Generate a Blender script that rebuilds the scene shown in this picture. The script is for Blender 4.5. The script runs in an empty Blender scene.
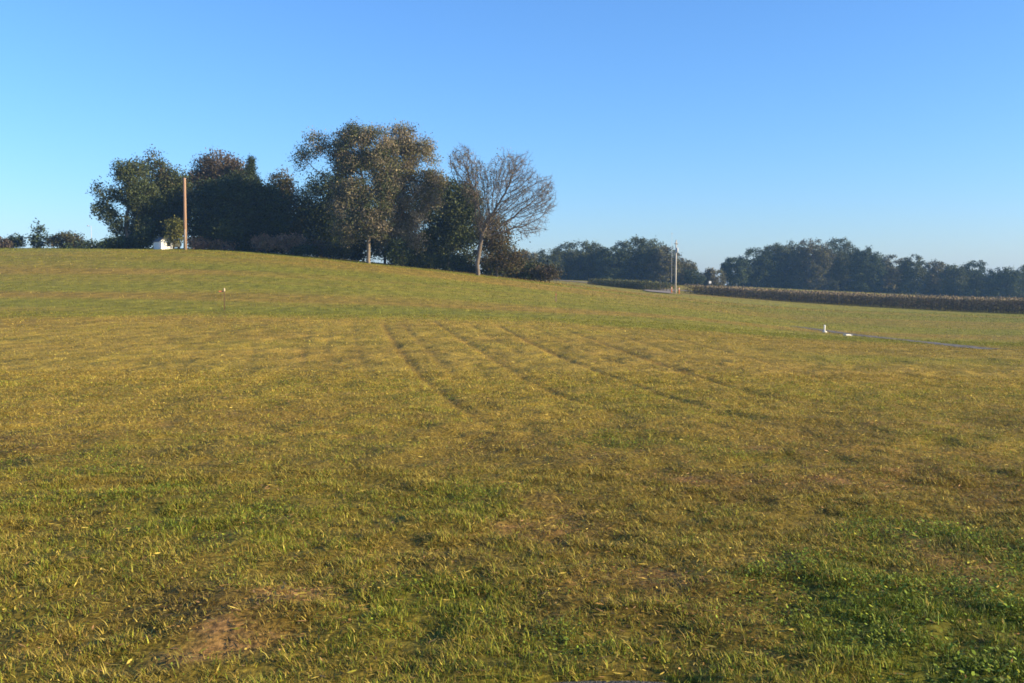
import bpy, math
import numpy as np
from mathutils import Vector

rng = np.random.default_rng(11)
sc = bpy.context.scene
COL = sc.collection

# ------------------------------------------------------------------ camera
F = 1000.0
HOR = 292.0
TH = math.atan((341.5 - HOR) / F)
EYE = 1.6
cam = bpy.data.cameras.new('camera')
cam.sensor_width = 36.0
cam.lens = F * 36.0 / 1024.0
cam.clip_start = 0.05
cam.clip_end = 20000
camo = bpy.data.objects.new('camera', cam)
COL.objects.link(camo)
camo.location = (0, 0, EYE)
camo.rotation_euler = (math.pi / 2 - TH, 0, 0)
sc.camera = camo


def P(px, py, d):
    """pixel of the photo -> world point at depth d along +Y"""
    u = (px - 512.0) / F
    v = (341.5 - py) / F
    dy = math.cos(TH) + v * math.sin(TH)
    dz = -math.sin(TH) + v * math.cos(TH)
    s = d / dy
    return np.array([u * s, d, EYE + dz * s])


# ------------------------------------------------------------------ noise
def _hash(ix, iy, seed):
    h = (ix.astype(np.int64) * 374761393 + iy.astype(np.int64) * 668265263 + seed * 1442695041) & 0xffffffff
    h = ((h ^ (h >> 13)) * 1274126177) & 0xffffffff
    h = h ^ (h >> 16)
    return (h & 0xffff) / 65535.0


def vnoise(x, y, seed=0):
    ix = np.floor(x); iy = np.floor(y)
    fx = x - ix; fy = y - iy
    fx = fx * fx * (3 - 2 * fx); fy = fy * fy * (3 - 2 * fy)
    a = _hash(ix, iy, seed); b = _hash(ix + 1, iy, seed)
    c = _hash(ix, iy + 1, seed); d = _hash(ix + 1, iy + 1, seed)
    return (a * (1 - fx) + b * fx) * (1 - fy) + (c * (1 - fx) + d * fx) * fy


def fbm(x, y, seed=0, octv=4):
    s = 0; a = 0.5; t = 0
    for i in range(octv):
        s = s + a * vnoise(x, y, seed + i * 17); t += a
        x = x * 2.03 + 11.3; y = y * 2.03 + 5.7; a *= 0.5
    return s / t


def sstep(a, b, x):
    t = np.clip((x - a) / (b - a), 0, 1)
    return t * t * (3 - 2 * t)


# ------------------------------------------------------------------ terrain
D = np.array([1, 6, 12, 25, 40, 55, 75, 90, 110, 128, 150, 190, 240, 350, 600, 1500, 4000.])
TC = [-900, 0, 186, 370, 478, 560, 680, 830, 1024, 1900]
TZ = np.array([
    [0, 0, 0, .10, .35, .7, 1.9, 3.1, 5.0, 7.0, 7.9, 8.2, 8, 7.5, 6, 4, 4],
    [0, 0, 0, .05, .22, .5, 1.7, 2.9, 5.0, 7.2, 8.0, 8.2, 8, 7, 5, 3, 3],
    [0, 0, 0, .05, .22, .5, 1.7, 2.9, 5.0, 7.2, 8.0, 8.2, 8, 7, 5, 3, 3],
    [0, 0, 0, .04, .18, .4, 1.4, 2.3, 3.9, 5.4, 6.0, 6.2, 6, 6, 5.5, 4, 3],
    [0, 0, 0, .02, .12, .25, .9, 1.5, 2.7, 3.9, 4.3, 4.6, 5.0, 6, 6, 4, 3],
    [0, 0, 0, 0, .05, .12, .5, .85, 1.7, 2.6, 2.9, 3.2, 4.2, 5.8, 6, 5, 4],
    [0, 0, 0, -.03, -.10, -.15, -.1, 0, .25, .5, .8, 1.2, 2.2, 4.6, 5.5, 5, 4],
    [0, 0, 0, -.1, -.45, -.85, -1.2, -1.3, -1.25, -1.1, -.9, -.4, .6, 2.3, 3.5, 3.5, 3.5],
    [0, 0, -.02, -.2, -.7, -1.2, -1.6, -1.75, -1.85, -1.85, -1.7, -1.3, -.9, -.4, .5, 1, 1],
    [0, 0, -.04, -.3, -.9, -1.5, -1.9, -2.1, -2.2, -2.2, -2.0, -1.6, -1.3, -1.0, 0, .5, 1]])


def pchip(xk, yk, x):
    h = np.diff(xk); dl = np.diff(yk, axis=-1) / h
    m = np.zeros_like(yk)
    a, b = dl[..., :-1], dl[..., 1:]
    w1 = 2 * h[1:] + h[:-1]; w2 = h[1:] + 2 * h[:-1]
    with np.errstate(divide='ignore', invalid='ignore'):
        mm = (w1 + w2) / (w1 / a + w2 / b)
    m[..., 1:-1] = np.where(a * b > 0, mm, 0)
    m[..., 0] = dl[..., 0]; m[..., -1] = dl[..., -1]
    i = np.clip(np.searchsorted(xk, x) - 1, 0, len(xk) - 2)
    t = (x - xk[i]) / h[i]
    y0, y1 = yk[..., i], yk[..., i + 1]; m0, m1 = m[..., i] * h[i], m[..., i + 1] * h[i]
    return (2*t**3-3*t**2+1)*y0 + (t**3-2*t**2+t)*m0 + (-2*t**3+3*t**2)*y1 + (t**3-t**2)*m1


LD = np.linspace(0, math.log(4000), 420)
UU = np.linspace(-1.4, 1.4, 260)
tab = pchip(D, TZ, np.exp(LD).clip(1, 4000))                       # (10,420)
uk = (np.array(TC) - 512.0) / F
tab = pchip(uk, tab.T.copy(), UU).T                                  # (260,420)
for _ in range(3):
    p = np.pad(tab, ((2, 2), (3, 3)), mode='edge')
    q = sum(p[2:-2, k:k + tab.shape[1]] for k in range(7)) / 7
    p = np.pad(q, ((2, 2), (0, 0)), mode='edge')
    tab = sum(p[k:k + tab.shape[0]] for k in range(5)) / 5


def terrain(x, y):
    x = np.asarray(x, float); y = np.asarray(y, float)
    yy = np.maximum(y, 2.0)
    u = np.clip(x / yy, -1.399, 1.399); l = np.log(np.clip(yy, 1.001, 3999))
    fu = (u - UU[0]) / (UU[1] - UU[0]); fl = l / (LD[1] - LD[0])
    iu = np.clip(fu.astype(int), 0, len(UU) - 2); il = np.clip(fl.astype(int), 0, len(LD) - 2)
    tu = fu - iu; tl = fl - il
    return ((tab[iu, il] * (1 - tu) + tab[iu + 1, il] * tu) * (1 - tl)
            + (tab[iu, il + 1] * (1 - tu) + tab[iu + 1, il + 1] * tu) * tl)


def hit(px, py, dmin=3.0, dmax=600.0):
    ds = np.exp(np.linspace(math.log(dmin), math.log(dmax), 4000))
    a = P(px, py, 1.0)
    x = a[0] * ds; z = EYE + (a[2] - EYE) * ds
    t = terrain(x, ds)
    k = np.argmax(z <= t)
    if z[k] > t[k]:
        k = len(ds) - 1
    return np.array([x[k], ds[k], t[k]])


def poly_hit(pts):
    return np.array([hit(*p)[:2] for p in pts])


def smooth_poly(pts, n=8):
    pts = np.asarray(pts, float)
    out = []
    for i in range(len(pts) - 1):
        p0 = pts[max(i - 1, 0)]; p1 = pts[i]; p2 = pts[i + 1]; p3 = pts[min(i + 2, len(pts) - 1)]
        for k in range(n):
            t = k / n
            out.append(0.5 * ((2 * p1) + (-p0 + p2) * t + (2*p0 - 5*p1 + 4*p2 - p3) * t**2 + (-p0 + 3*p1 - 3*p2 + p3) * t**3))
    out.append(pts[-1])
    return np.array(out)


def dist_poly(x, y, pl):
    best = np.full(x.shape, 1e9)
    for a, b in zip(pl[:-1], pl[1:]):
        ab = b - a; L = (ab * ab).sum() + 1e-9
        t = np.clip(((x - a[0]) * ab[0] + (y - a[1]) * ab[1]) / L, 0, 1)
        best = np.minimum(best, np.hypot(x - a[0] - t * ab[0], y - a[1] - t * ab[1]))
    return best


# wheel tracks pressed in the field (where they lie on the ground)
TRACKS = [([(382, 322), (398, 348), (424, 378), (458, 405), (506, 434)], 1.0),
          ([(402, 323), (430, 352), (462, 384)], .40),
          ([(432, 320), (466, 342), (508, 368), (548, 390), (596, 406), (642, 421)], .75),
          ([(495, 324), (540, 347), (600, 372), (652, 391), (695, 404), (735, 415), (800, 426)], .95),
          ([(560, 328), (602, 343), (662, 365), (722, 384), (762, 396), (830, 409)], .6),
          ([(600, 326), (640, 342), (690, 358), (745, 372)], .3),
          ([(650, 331), (702, 346), (762, 361), (812, 376), (880, 392)], .45),
          ([(312, 322), (303, 345), (306, 372), (334, 402)], .30),
          ([(330, 324), (326, 352), (330, 380)], .22),
          ([(222, 328), (196, 350), (170, 385)], .3),
          ([(700, 326), (760, 340), (830, 356), (900, 368)], .3)]
TRACKS += [([(268, 322), (252, 350), (244, 380)], .22), ([(180, 330), (146, 356), (118, 380)], .2), ([(352, 322), (358, 350), (372, 384)], .28),
           ([(465, 322), (505, 345), (552, 370), (600, 388)], .25), ([(528, 325), (575, 346), (632, 368), (690, 386)], .28),
           ([(720, 322), (790, 336), (870, 350), (950, 362)], .3), ([(760, 366), (830, 380), (900, 392), (960, 400)], .25)]
tracks = [(smooth_poly(poly_hit(p), 3), w) for p, w in TRACKS]
DITCH = smooth_poly(poly_hit([(797, 326.5), (822, 330), (850, 334), (885, 338), (925, 342), (965, 346.5), (990, 349)]), 6)
ROADS = [(np.array([P(px, HOR, d)[:2] for px, d in [(1250, 228), (1024, 214), (900, 216), (800, 219), (720, 222), (650, 226), (600, 240), (540, 275), (470, 330), (380, 420)]]), 6.5),
         (np.array([P(px, HOR, d)[:2] for px, d in [(668, 222), (661, 205), (657, 190), (664, 178)]]), 5.0)]

# patches of bare soil / dead thatch / clover, in the place's own metres
def patch(px, py, rx, ry):
    a = hit(px, py); b = hit(px + rx, py); c = hit(px, py - ry); e = hit(px, py + ry)
    return (a[0], a[1], abs(b[0] - a[0]), max(abs(c[1] - a[1]), abs(e[1] - a[1])))
SOIL = [patch(298, 594, 42, 9), patch(232, 636, 38, 15), patch(525, 527, 55, 9), patch(190, 655, 30, 20), patch(820, 478, 90, 9), patch(690, 480, 60, 8)]
BROWN = [patch(650, 590, 130, 60), patch(560, 550, 110, 30), patch(250, 610, 110, 35), patch(800, 487, 190, 16), patch(960, 480, 80, 25)]
LUSH = [patch(945, 625, 170, 85), patch(1000, 560, 100, 55), patch(215, 520, 90, 26), patch(470, 495, 70, 16), patch(60, 470, 90, 22), patch(740, 455, 60, 9),
        patch(430, 615, 90, 35), patch(560, 640, 60, 22), patch(100, 500, 80, 15), patch(640, 440, 80, 8)]


def blob(x, y, pts, seed, k=1.0):
    w = np.zeros(x.shape)
    n = fbm(x * 1.7, y * 1.7, seed, 4) - .5
    for (cx, cy, rx, ry) in pts:
        r = np.hypot((x - cx) / rx, (y - cy) / ry)
        w = np.maximum(w, sstep(1.35, .25, r + n * 2.2))
    return w * k


C_STRAW = np.array([.45, .345, .075]); C_TAN = np.array([.335, .245, .045]); C_BROWN = np.array([.225, .145, .036])
C_GREEN = np.array([.135, .185, .020]); C_OLIVE = np.array([.25, .235, .030]); C_SOIL = np.array([.36, .205, .085])
C_LUSH = np.array([.108, .142, .020])


def field(x, y):
    """weights of what grows at a spot: soil, brown thatch, green, lush"""
    d = np.maximum(y, 1); u = x / d
    bound = 50 - 26 * sstep(-.02, .35, u) + (fbm(x * .12, y * .02, 5) - .5) * 10
    far = sstep(-4, 6, y - bound)
    rows = fbm((x + .10 * (y - 30)) * 1.5, y * .025, 51, 3) - .5
    n1 = fbm(x * .55, y * .28, 21, 4) + .55 * rows * sstep(12, 18, d); n2 = fbm(x * .13, y * .10, 33, 4); n3 = fbm(x * 2.6, y * 2.2, 41, 3)
    near = sstep(20, 8, d)
    green = np.clip(.30 + 1.1 * (n1 - .5) + .9 * (n2 - .5) + .8 * (n3 - .5) + .10 * near, 0, 1)
    green = green * (1 - .62 * sstep(11, 22, d) * (1 - far))
    band = fbm(x * .018, y * .16 + x * .01, 61, 4)
    green = np.where(far > 0, green * (1 - far) + far * np.clip(.62 + 3.6 * (band - .5) + .3 * (n2 - .5), 0, 1), green)
    lush = np.maximum(blob(x, y, LUSH[:2], 71, 1.0), blob(x, y, LUSH[2:], 72, .48)) * (.55 + .45 * sstep(.42, .66, fbm(x * 3.6, y * 3.1, 73, 3)))
    soil = blob(x, y, SOIL, 81, .85) * (.2 + .8 * sstep(.38, .58, fbm(x * 4.1, y * 3.4, 83, 3)))
    brown = np.clip(.16 * sstep(14, 24, d) * (1 - far) * sstep(.35, .6, fbm(x * .25, y * .12, 55, 4)) * 2 + .36 * sstep(.08, .3, rows) * sstep(12, 18, d) * (1 - far) + blob(x, y, BROWN, 91, .8) + sstep(.60, .78, fbm(x * .35, y * .3, 101)) * .6 * near, 0, 1)
    soil = np.maximum(soil, sstep(.70, .80, fbm(x * 1.1, y * .9, 111)) * .6 * near)
    tr = np.zeros(x.shape)
    for pl, w in tracks:
        m = (y > pl[:, 1].min() - 1) & (y < pl[:, 1].max() + 1)
        if m.any():
            dd = dist_poly(x[m], y[m], pl)
            wob = .62 + .6 * fbm(x[m] * .9, y[m] * .35, 121)
            ends = sstep(pl[:, 1].min() - .8, pl[:, 1].min() + 3.0, y[m]) * sstep(pl[:, 1].max() + .8, pl[:, 1].max() - 3.5, y[m])
            tr[m] = np.maximum(tr[m], ends * .86 * w ** .7 * np.exp(-(dd / (.06 + .0015 * y[m])) ** 2) * np.clip(wob, 0, 1.2))
    dt = np.full(x.shape, 1e9)
    m = (x > 8) & (y > 25) & (y < 110)
    if m.any():
        dt[m] = dist_poly(x[m], y[m], DITCH)
    return far, green, lush, soil, brown, np.clip(tr, 0, 1), dt


def tri(a, b, t):
    return a + (b - a) * t[:, None]


# ------------------------------------------------------------------ materials
def mat(name, rough=.8):
    m = bpy.data.materials.new(name); m.use_nodes = True
    b = m.node_tree.nodes['Principled BSDF']
    b.inputs['Roughness'].default_value = rough
    b.inputs['Specular IOR Level'].default_value = .25
    return m, m.node_tree, b


def noise_mat(name, c1, c2, scale=5, rough=.8, bump=.2, stretch=(1, 1, 1), detail=6):
    m, nt, b = mat(name, rough)
    tc = nt.nodes.new('ShaderNodeTexCoord'); mp = nt.nodes.new('ShaderNodeMapping')
    mp.inputs['Scale'].default_value = stretch
    n = nt.nodes.new('ShaderNodeTexNoise'); n.inputs['Scale'].default_value = scale; n.inputs['Detail'].default_value = detail
    r = nt.nodes.new('ShaderNodeValToRGB')
    r.color_ramp.elements[0].position = .3; r.color_ramp.elements[1].position = .7
    r.color_ramp.elements[0].color = (*c1, 1); r.color_ramp.elements[1].color = (*c2, 1)
    bp = nt.nodes.new('ShaderNodeBump'); bp.inputs['Strength'].default_value = bump; bp.inputs['Distance'].default_value = .05
    L = nt.links.new
    L(tc.outputs['Object'], mp.inputs['Vector']); L(mp.outputs['Vector'], n.inputs['Vector'])
    L(n.outputs['Fac'], r.inputs['Fac']); L(r.outputs['Color'], b.inputs['Base Color'])
    L(n.outputs['Fac'], bp.inputs['Height']); L(bp.outputs['Normal'], b.inputs['Normal'])
    return m


def leaf_mat(name, transl=.3, rough=.6):
    m = bpy.data.materials.new(name); m.use_nodes = True
    nt = m.node_tree; nt.nodes.clear(); L = nt.links.new
    out = nt.nodes.new('ShaderNodeOutputMaterial')
    at = nt.nodes.new('ShaderNodeAttribute'); at.attribute_name = 'Col'
    df = nt.nodes.new('ShaderNodeBsdfPrincipled'); df.inputs['Roughness'].default_value = rough
    df.inputs['Specular IOR Level'].default_value = .15
    tl = nt.nodes.new('ShaderNodeBsdfTranslucent')
    mx = nt.nodes.new('ShaderNodeMixShader'); mx.inputs['Fac'].default_value = transl
    L(at.outputs['Color'], df.inputs['Base Color']); L(at.outputs['Color'], tl.inputs['Color'])
    L(df.outputs[0], mx.inputs[1]); L(tl.outputs[0], mx.inputs[2]); L(mx.outputs[0], out.inputs['Surface'])
    return m


M_LEAF = leaf_mat('leaf', .28)
M_GRASS = leaf_mat('grass_blade', .25, .55)
M_CORN = leaf_mat('corn_leaf', .2, .7)
M_BARK = noise_mat('bark', (.085, .068, .052), (.20, .165, .125), 9, .9, .6, (1, 1, .2))
M_BARKP = noise_mat('pale_bark', (.10, .082, .066), (.23, .19, .15), 7, .9, .5, (1, 1, .25))
M_BAREBARK = noise_mat('grey_twig_bark', (.075, .060, .050), (.17, .14, .115), 7, .9, .5, (1, 1, .25))
M_DARKBARK = noise_mat('dark_bark', (.035, .028, .022), (.09, .07, .055), 9, .9, .5, (1, 1, .2))
M_POLE = noise_mat('weathered_pole_wood', (.20, .12, .08), (.36, .235, .165), 6, .85, .3, (3, 3, .15))
M_GREYPOLE = noise_mat('silvered_pole_wood', (.30, .29, .275), (.48, .465, .44), 6, .85, .3, (3, 3, .15))
M_STEEL = noise_mat('dark_steel', (.12, .065, .04), (.20, .11, .065), 14, .6, .1)
M_METAL = noise_mat('galvanised_metal', (.35, .36, .38), (.5, .51, .53), 20, .45, .05)
M_WHITE = noise_mat('white_paint', (.70, .70, .68), (.82, .81, .79), 4, .5, .05)
M_CREAM = noise_mat('cream_paint', (.66, .60, .44), (.80, .75, .58), 5, .45, .05)
M_TAN = noise_mat('tan_cap', (.42, .33, .22), (.55, .45, .31), 8, .6, .05)
M_ORANGE = noise_mat('orange_plastic', (.55, .16, .04), (.66, .22, .06), 8, .5, .05)
M_REDRIB = noise_mat('faded_red_tape', (.45, .13, .07), (.55, .2, .1), 8, .6, .05)
M_SHINGLE = noise_mat('grey_shingle', (.10, .105, .11), (.2, .2, .205), 8, .85, .3, (1, 4, 4))
M_GLASS, _nt, _b = mat('window_glass', .08)
_b.inputs['Base Color'].default_value = (.02, .025, .03, 1); _b.inputs['Specular IOR Level'].default_value = .6
M_ASPH = noise_mat('road_asphalt', (.15, .128, .108), (.24, .205, .175), 3, .9, .25)
M_NEARASPH = noise_mat('roadside_asphalt', (.045, .044, .042), (.10, .098, .095), 60, .85, .6)
M_CONC = noise_mat('pale_concrete', (.55, .53, .47), (.75, .73, .66), 7, .85, .3)
M_DIRT = noise_mat('ditch_gravel', (.06, .056, .052), (.17, .158, .142), 2.5, .95, .6)

# ground: vertex colours hold the cover of the field, noise breaks it up
M_GROUND = bpy.data.materials.new('mown_field'); M_GROUND.use_nodes = True
nt = M_GROUND.node_tree; L = nt.links.new
b = nt.nodes['Principled BSDF']; b.inputs['Roughness'].default_value = .9; b.inputs['Specular IOR Level'].default_value = .1
at = nt.nodes.new('ShaderNodeAttribute'); at.attribute_name = 'Col'
tc = nt.nodes.new('ShaderNodeTexCoord')
def gnoise(scale, detail, stretch, lo, hi, p0=.3, p1=.7):
    mp = nt.nodes.new('ShaderNodeMapping'); mp.inputs['Scale'].default_value = stretch
    n = nt.nodes.new('ShaderNodeTexNoise'); n.inputs['Scale'].default_value = scale; n.inputs['Detail'].default_value = detail
    r = nt.nodes.new('ShaderNodeValToRGB')
    r.color_ramp.elements[0].position = p0; r.color_ramp.elements[1].position = p1
    r.color_ramp.elements[0].color = (*lo, 1); r.color_ramp.elements[1].color = (*hi, 1)
    L(tc.outputs['Object'], mp.inputs['Vector']); L(mp.outputs['Vector'], n.inputs['Vector']); L(n.outputs['Fac'], r.inputs['Fac'])
    return n, r
n1, r1 = gnoise(1.1, 8, (1, .5, 1), (.62, .66, .62), (1.32, 1.28, 1.3))
n2, r2 = gnoise(34, 6, (1, .7, 1), (.42, .43, .45), (1.55, 1.5, 1.4), .34, .66)
n3, r3 = gnoise(.09, 5, (.5, 1.6, 1), (.84, .90, .84), (1.16, 1.08, 1.12))
prev = at.outputs['Color']
for r in (r1, r2, r3):
    mx = nt.nodes.new('ShaderNodeMix'); mx.data_type = 'RGBA'; mx.blend_type = 'MULTIPLY'; mx.inputs['Factor'].default_value = 1
    L(prev, mx.inputs['A']); L(r.outputs['Color'], mx.inputs['B']); prev = mx.outputs['Result']
L(prev, b.inputs['Base Color'])
bp = nt.nodes.new('ShaderNodeBump'); bp.inputs['Strength'].default_value = .4; bp.inputs['Distance'].default_value = .02
L(n2.outputs['Fac'], bp.inputs['Height'])
bp2 = nt.nodes.new('ShaderNodeBump'); bp2.inputs['Strength'].default_value = .5; bp2.inputs['Distance'].default_value = .3
L(n1.outputs['Fac'], bp2.inputs['Height']); L(bp.outputs['Normal'], bp2.inputs['Normal']); L(bp2.outputs['Normal'], b.inputs['Normal'])


# ------------------------------------------------------------------ mesh helpers
def link(name, me, parent=None, loc=None):
    o = bpy.data.objects.new(name, me); COL.objects.link(o)
    if parent is not None:
        o.parent = parent
    if loc is not None:
        o.location = loc
    return o


def np_mesh(name, V, faces_by_n, material, col=None, smooth=False):
    """faces_by_n: list of (k, M) int arrays with k verts each"""
    me = bpy.data.meshes.new(name)
    V = np.asarray(V, np.float32)
    me.vertices.add(len(V)); me.vertices.foreach_set('co', V.ravel())
    loops = np.concatenate([f.ravel() for f in faces_by_n]).astype(np.int32)
    tot = np.concatenate([np.full(len(f), f.shape[1], np.int32) for f in faces_by_n])
    st = np.concatenate([[0], np.cumsum(tot)[:-1]]).astype(np.int32)
    me.loops.add(len(loops)); me.loops.foreach_set('vertex_index', loops)
    me.polygons.add(len(tot)); me.polygons.foreach_set('loop_start', st)
    try:
        me.polygons.foreach_set('loop_total', tot)
    except Exception:
        pass
    me.polygons.foreach_set('use_smooth', np.full(len(tot), smooth, bool))
    if col is not None:
        ca = me.color_attributes.new('Col', 'FLOAT_COLOR', 'POINT')
        c4 = np.ones((len(V), 4), np.float32); c4[:, :3] = col
        ca.data.foreach_set('color', c4.ravel())
    me.materials.append(material)
    me.update(calc_edges=True)
    me.validate()
    return me


class MB:
    def __init__(s):
        s.v = []; s.f = []

    def box(s, c, size, rot=None, taper=1.0, bev=0.0):
        x, y, z = np.array(size) / 2
        n = len(s.v)
        pts = []
        for (sz, t) in ((-z, 1), (z, taper)):
            for (sx, sy) in ((-x, -y), (x, -y), (x, y), (-x, y)):
                p = np.array([sx * t, sy * t, sz])
                if rot is not None:
                    p = rot @ p
                pts.append(p + np.array(c))
        s.v += pts
        s.f += [tuple(n + i for i in q) for q in ((3, 2, 1, 0), (4, 5, 6, 7), (0, 1, 5, 4), (1, 2, 6, 5), (2, 3, 7, 6), (3, 0, 4, 7))]

    def tube(s, pts, rad, k=10, caps=True):
        pts = [np.array(p, float) for p in pts]
        n = len(s.v)
        ref = np.array([.31, .95, .05])
        for i, p in enumerate(pts):
            a = pts[min(i + 1, len(pts) - 1)] - pts[max(i - 1, 0)]
            a /= np.linalg.norm(a) + 1e-9
            r0 = ref if abs(a @ ref) < .9 else np.array([1., 0, 0])
            e1 = np.cross(a, r0); e1 /= np.linalg.norm(e1); e2 = np.cross(a, e1)
            r = rad[i] if hasattr(rad, '__len__') else rad
            for j in range(k):
                t = 2 * math.pi * j / k
                s.v.append(p + r * (math.cos(t) * e1 + math.sin(t) * e2))
        for i in range(len(pts) - 1):
            for j in range(k):
                s.f.append((n + i*k + j, n + i*k + (j+1) % k, n + (i+1)*k + (j+1) % k, n + (i+1)*k + j))
        if caps:
            s.f.append(tuple(n + j for j in reversed(range(k))))
            m = n + (len(pts) - 1) * k
            s.f.append(tuple(m + j for j in range(k)))

    def build(s, name, material, parent=None, loc=None, smooth=False):
        me = bpy.data.meshes.new(name)
        me.from_pydata([tuple(map(float, p)) for p in s.v], [], s.f)
        me.materials.append(material)
        if smooth:
            me.polygons.foreach_set('use_smooth', np.full(len(me.polygons), True))
        me.update()
        return link(name, me, parent, loc)


def tag(o, label, cat, group=None, kind=None):
    o['label'] = label; o['category'] = cat
    if group: o['group'] = group
    if kind: o['kind'] = kind
    return o


def empty(name, loc, rz=0.0):
    o = bpy.data.objects.new(name, None); COL.objects.link(o)
    o.location = tuple(map(float, loc)); o.rotation_euler = (0, 0, rz); o.empty_display_size = .5
    return o


def rotz(a):
    c, s_ = math.cos(a), math.sin(a)
    return np.array([[c, -s_, 0], [s_, c, 0], [0, 0, 1.]])


# ------------------------------------------------------------------ ground sheet
def axis_x():
    a = [0.0]; s = .10
    while a[-1] < 1600:
        x = a[-1]
        s = .10 if x < 6 else (.10 + (x - 6) * .006 if x < 45 else .33 + (x - 45) * .045)
        a.append(x + s)
    a = np.array(a)
    return np.concatenate([-a[:0:-1], a])


def axis_y():
    a = [2.6]
    while a[-1] < 1650:
        y = a[-1]
        s = .05 + (y - 2.6) * .0035 if y < 75 else (.30 + (y - 75) * .014 if y < 300 else 3.5 + (y - 300) * .06)
        a.append(y + s)
    b = [2.6]
    while b[-1] > -150:
        b.append(b[-1] - (.25 + (2.6 - b[-1]) * .12))
    return np.concatenate([np.array(b[:0:-1]), np.array(a)])


GX = axis_x(); GY = axis_y()
XX, YY = np.meshgrid(GX, GY)                # rows = y
fx, fy = XX.ravel(), YY.ravel()
gz = terrain(fx, fy)
gfar, ggreen, glush, gsoil, gbrown, gtr, gdt = field(fx, fy)
nearw = sstep(90, 20, np.hypot(fx, fy))
lump = (fbm(fx * 1.6, fy * 1.6, 201, 4) - .5) * .08 + (fbm(fx * 4.5, fy * 4.5, 211, 3) - .5) * .065
gz = gz + lump * nearw - gtr * .05 - .03 * np.exp(-(gdt / .75) ** 2)
road_d = np.minimum(dist_poly(fx, fy, ROADS[0][0]), 1e9)
EDGE = 4.035   # the roadside verge ends here
edge_y = lambda x: EDGE + .05 * (fbm(x * 3.2, x * 0 + 3, 301) - .5) - np.minimum(.55 * (x - .40) ** 2, .5)
gz = gz - .07 * sstep(.10, -.05, fy - edge_y(fx))
c = tri(np.tile(C_TAN * .82, (len(fx), 1)), C_OLIVE * .95, ggreen * (.75 + .25 * gfar))
c = c * (1 - .20 * gfar)[:, None]
c = tri(c, C_BROWN * .8, np.clip(gbrown * .8 + gtr * .8, 0, 1))
c = tri(c, C_GREEN * .9, glush * .8)
c = tri(c, np.array([.13, .115, .075]), .6 * sstep(1.6, .4, gdt))
c = c * (1 - .44 * sstep(22, 6, fy))[:, None]      # near soil and thatch darkened: shade between tufts painted in
c = tri(c, C_SOIL * .72, gsoil * (.55 + .45 * sstep(.4, .6, fbm(fx * 9, fy * 9, 87, 2))))
GZ = gz.reshape(XX.shape)
ny, nx = XX.shape
idx = np.arange(ny * nx).reshape(ny, nx)
quads = np.stack([idx[:-1, :-1], idx[:-1, 1:], idx[1:, 1:], idx[1:, :-1]], -1).reshape(-1, 4)
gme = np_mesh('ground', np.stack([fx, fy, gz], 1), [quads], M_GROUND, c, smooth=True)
g = link('ground', gme); g['kind'] = 'structure'
g['label'] = 'mown yellow-green field rising to a hill on the left'


def gh(x, y):
    """height of the ground sheet itself"""
    x = np.asarray(x, float); y = np.asarray(y, float)
    i = np.clip(np.searchsorted(GX, x) - 1, 0, nx - 2); j = np.clip(np.searchsorted(GY, y) - 1, 0, ny - 2)
    tx = (x - GX[i]) / (GX[i+1] - GX[i]); ty = (y - GY[j]) / (GY[j+1] - GY[j])
    return (GZ[j, i] * (1-tx) + GZ[j, i+1] * tx) * (1-ty) + (GZ[j+1, i] * (1-tx) + GZ[j+1, i+1] * tx) * ty


def strip(name, pl, width, material, lift, nacross=8, rag=0.0, n=10):
    pl = smooth_poly(pl, n)
    t = np.gradient(pl, axis=0); t /= np.linalg.norm(t, axis=1)[:, None]
    nrm = np.stack([-t[:, 1], t[:, 0]], 1)
    V = []
    for k in range(nacross + 1):
        o = (k / nacross - .5) * width
        w = 1 + (rag * (fbm(pl[:, 0] * .8 + k * 3, pl[:, 1] * .8, 7) - .5) if rag else 0)
        q = pl + nrm * (o * w if np.isscalar(w) else (o * w)[:, None])
        z = gh(q[:, 0], q[:, 1]) + lift
        V.append(np.stack([q[:, 0], q[:, 1], z], 1))
    V = np.array(V); a, bb = V.shape[:2]
    ii = np.arange(a * bb).reshape(a, bb)
    Q = np.stack([ii[:-1, :-1], ii[1:, :-1], ii[1:, 1:], ii[:-1, 1:]], -1).reshape(-1, 4)
    o = link(name, np_mesh(name, V.reshape(-1, 3), [Q], material, smooth=True))
    o['kind'] = 'structure'
    return o


r_ = strip('road', ROADS[0][0], ROADS[0][1], M_ASPH, .10); r_['label'] = 'grey country road running behind the corn strip'
r_ = strip('side_road', ROADS[1][0], ROADS[1][1], M_ASPH, .15, n=14); r_['label'] = 'gravel apron beside the pale utility pole'
r_ = strip('gravel_ditch', DITCH, 1.0, M_DIRT, .02, 10, .9); r_['label'] = 'thin dark gravel ditch in the field by the white marker post'
# roadside asphalt at the photographer's feet
xs = np.linspace(-9, 9, 181); V = []; 
ye = edge_y(xs) + .05
rows = [ye, ye - .25, ye - .8, ye * 0 - 4.0]
V = np.concatenate([np.stack([xs, r, np.full_like(xs, -.012 + .004 * k)], 1) for k, r in enumerate(rows)])
ii = np.arange(len(rows) * len(xs)).reshape(len(rows), -1)
Q = np.stack([ii[1:, :-1], ii[1:, 1:], ii[:-1, 1:], ii[:-1, :-1]], -1).reshape(-1, 4)
o = link('roadside', np_mesh('roadside', V, [Q], M_NEARASPH, smooth=True)); o['kind'] = 'structure'
o['label'] = 'dark asphalt edge of the roadside along the bottom'


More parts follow.
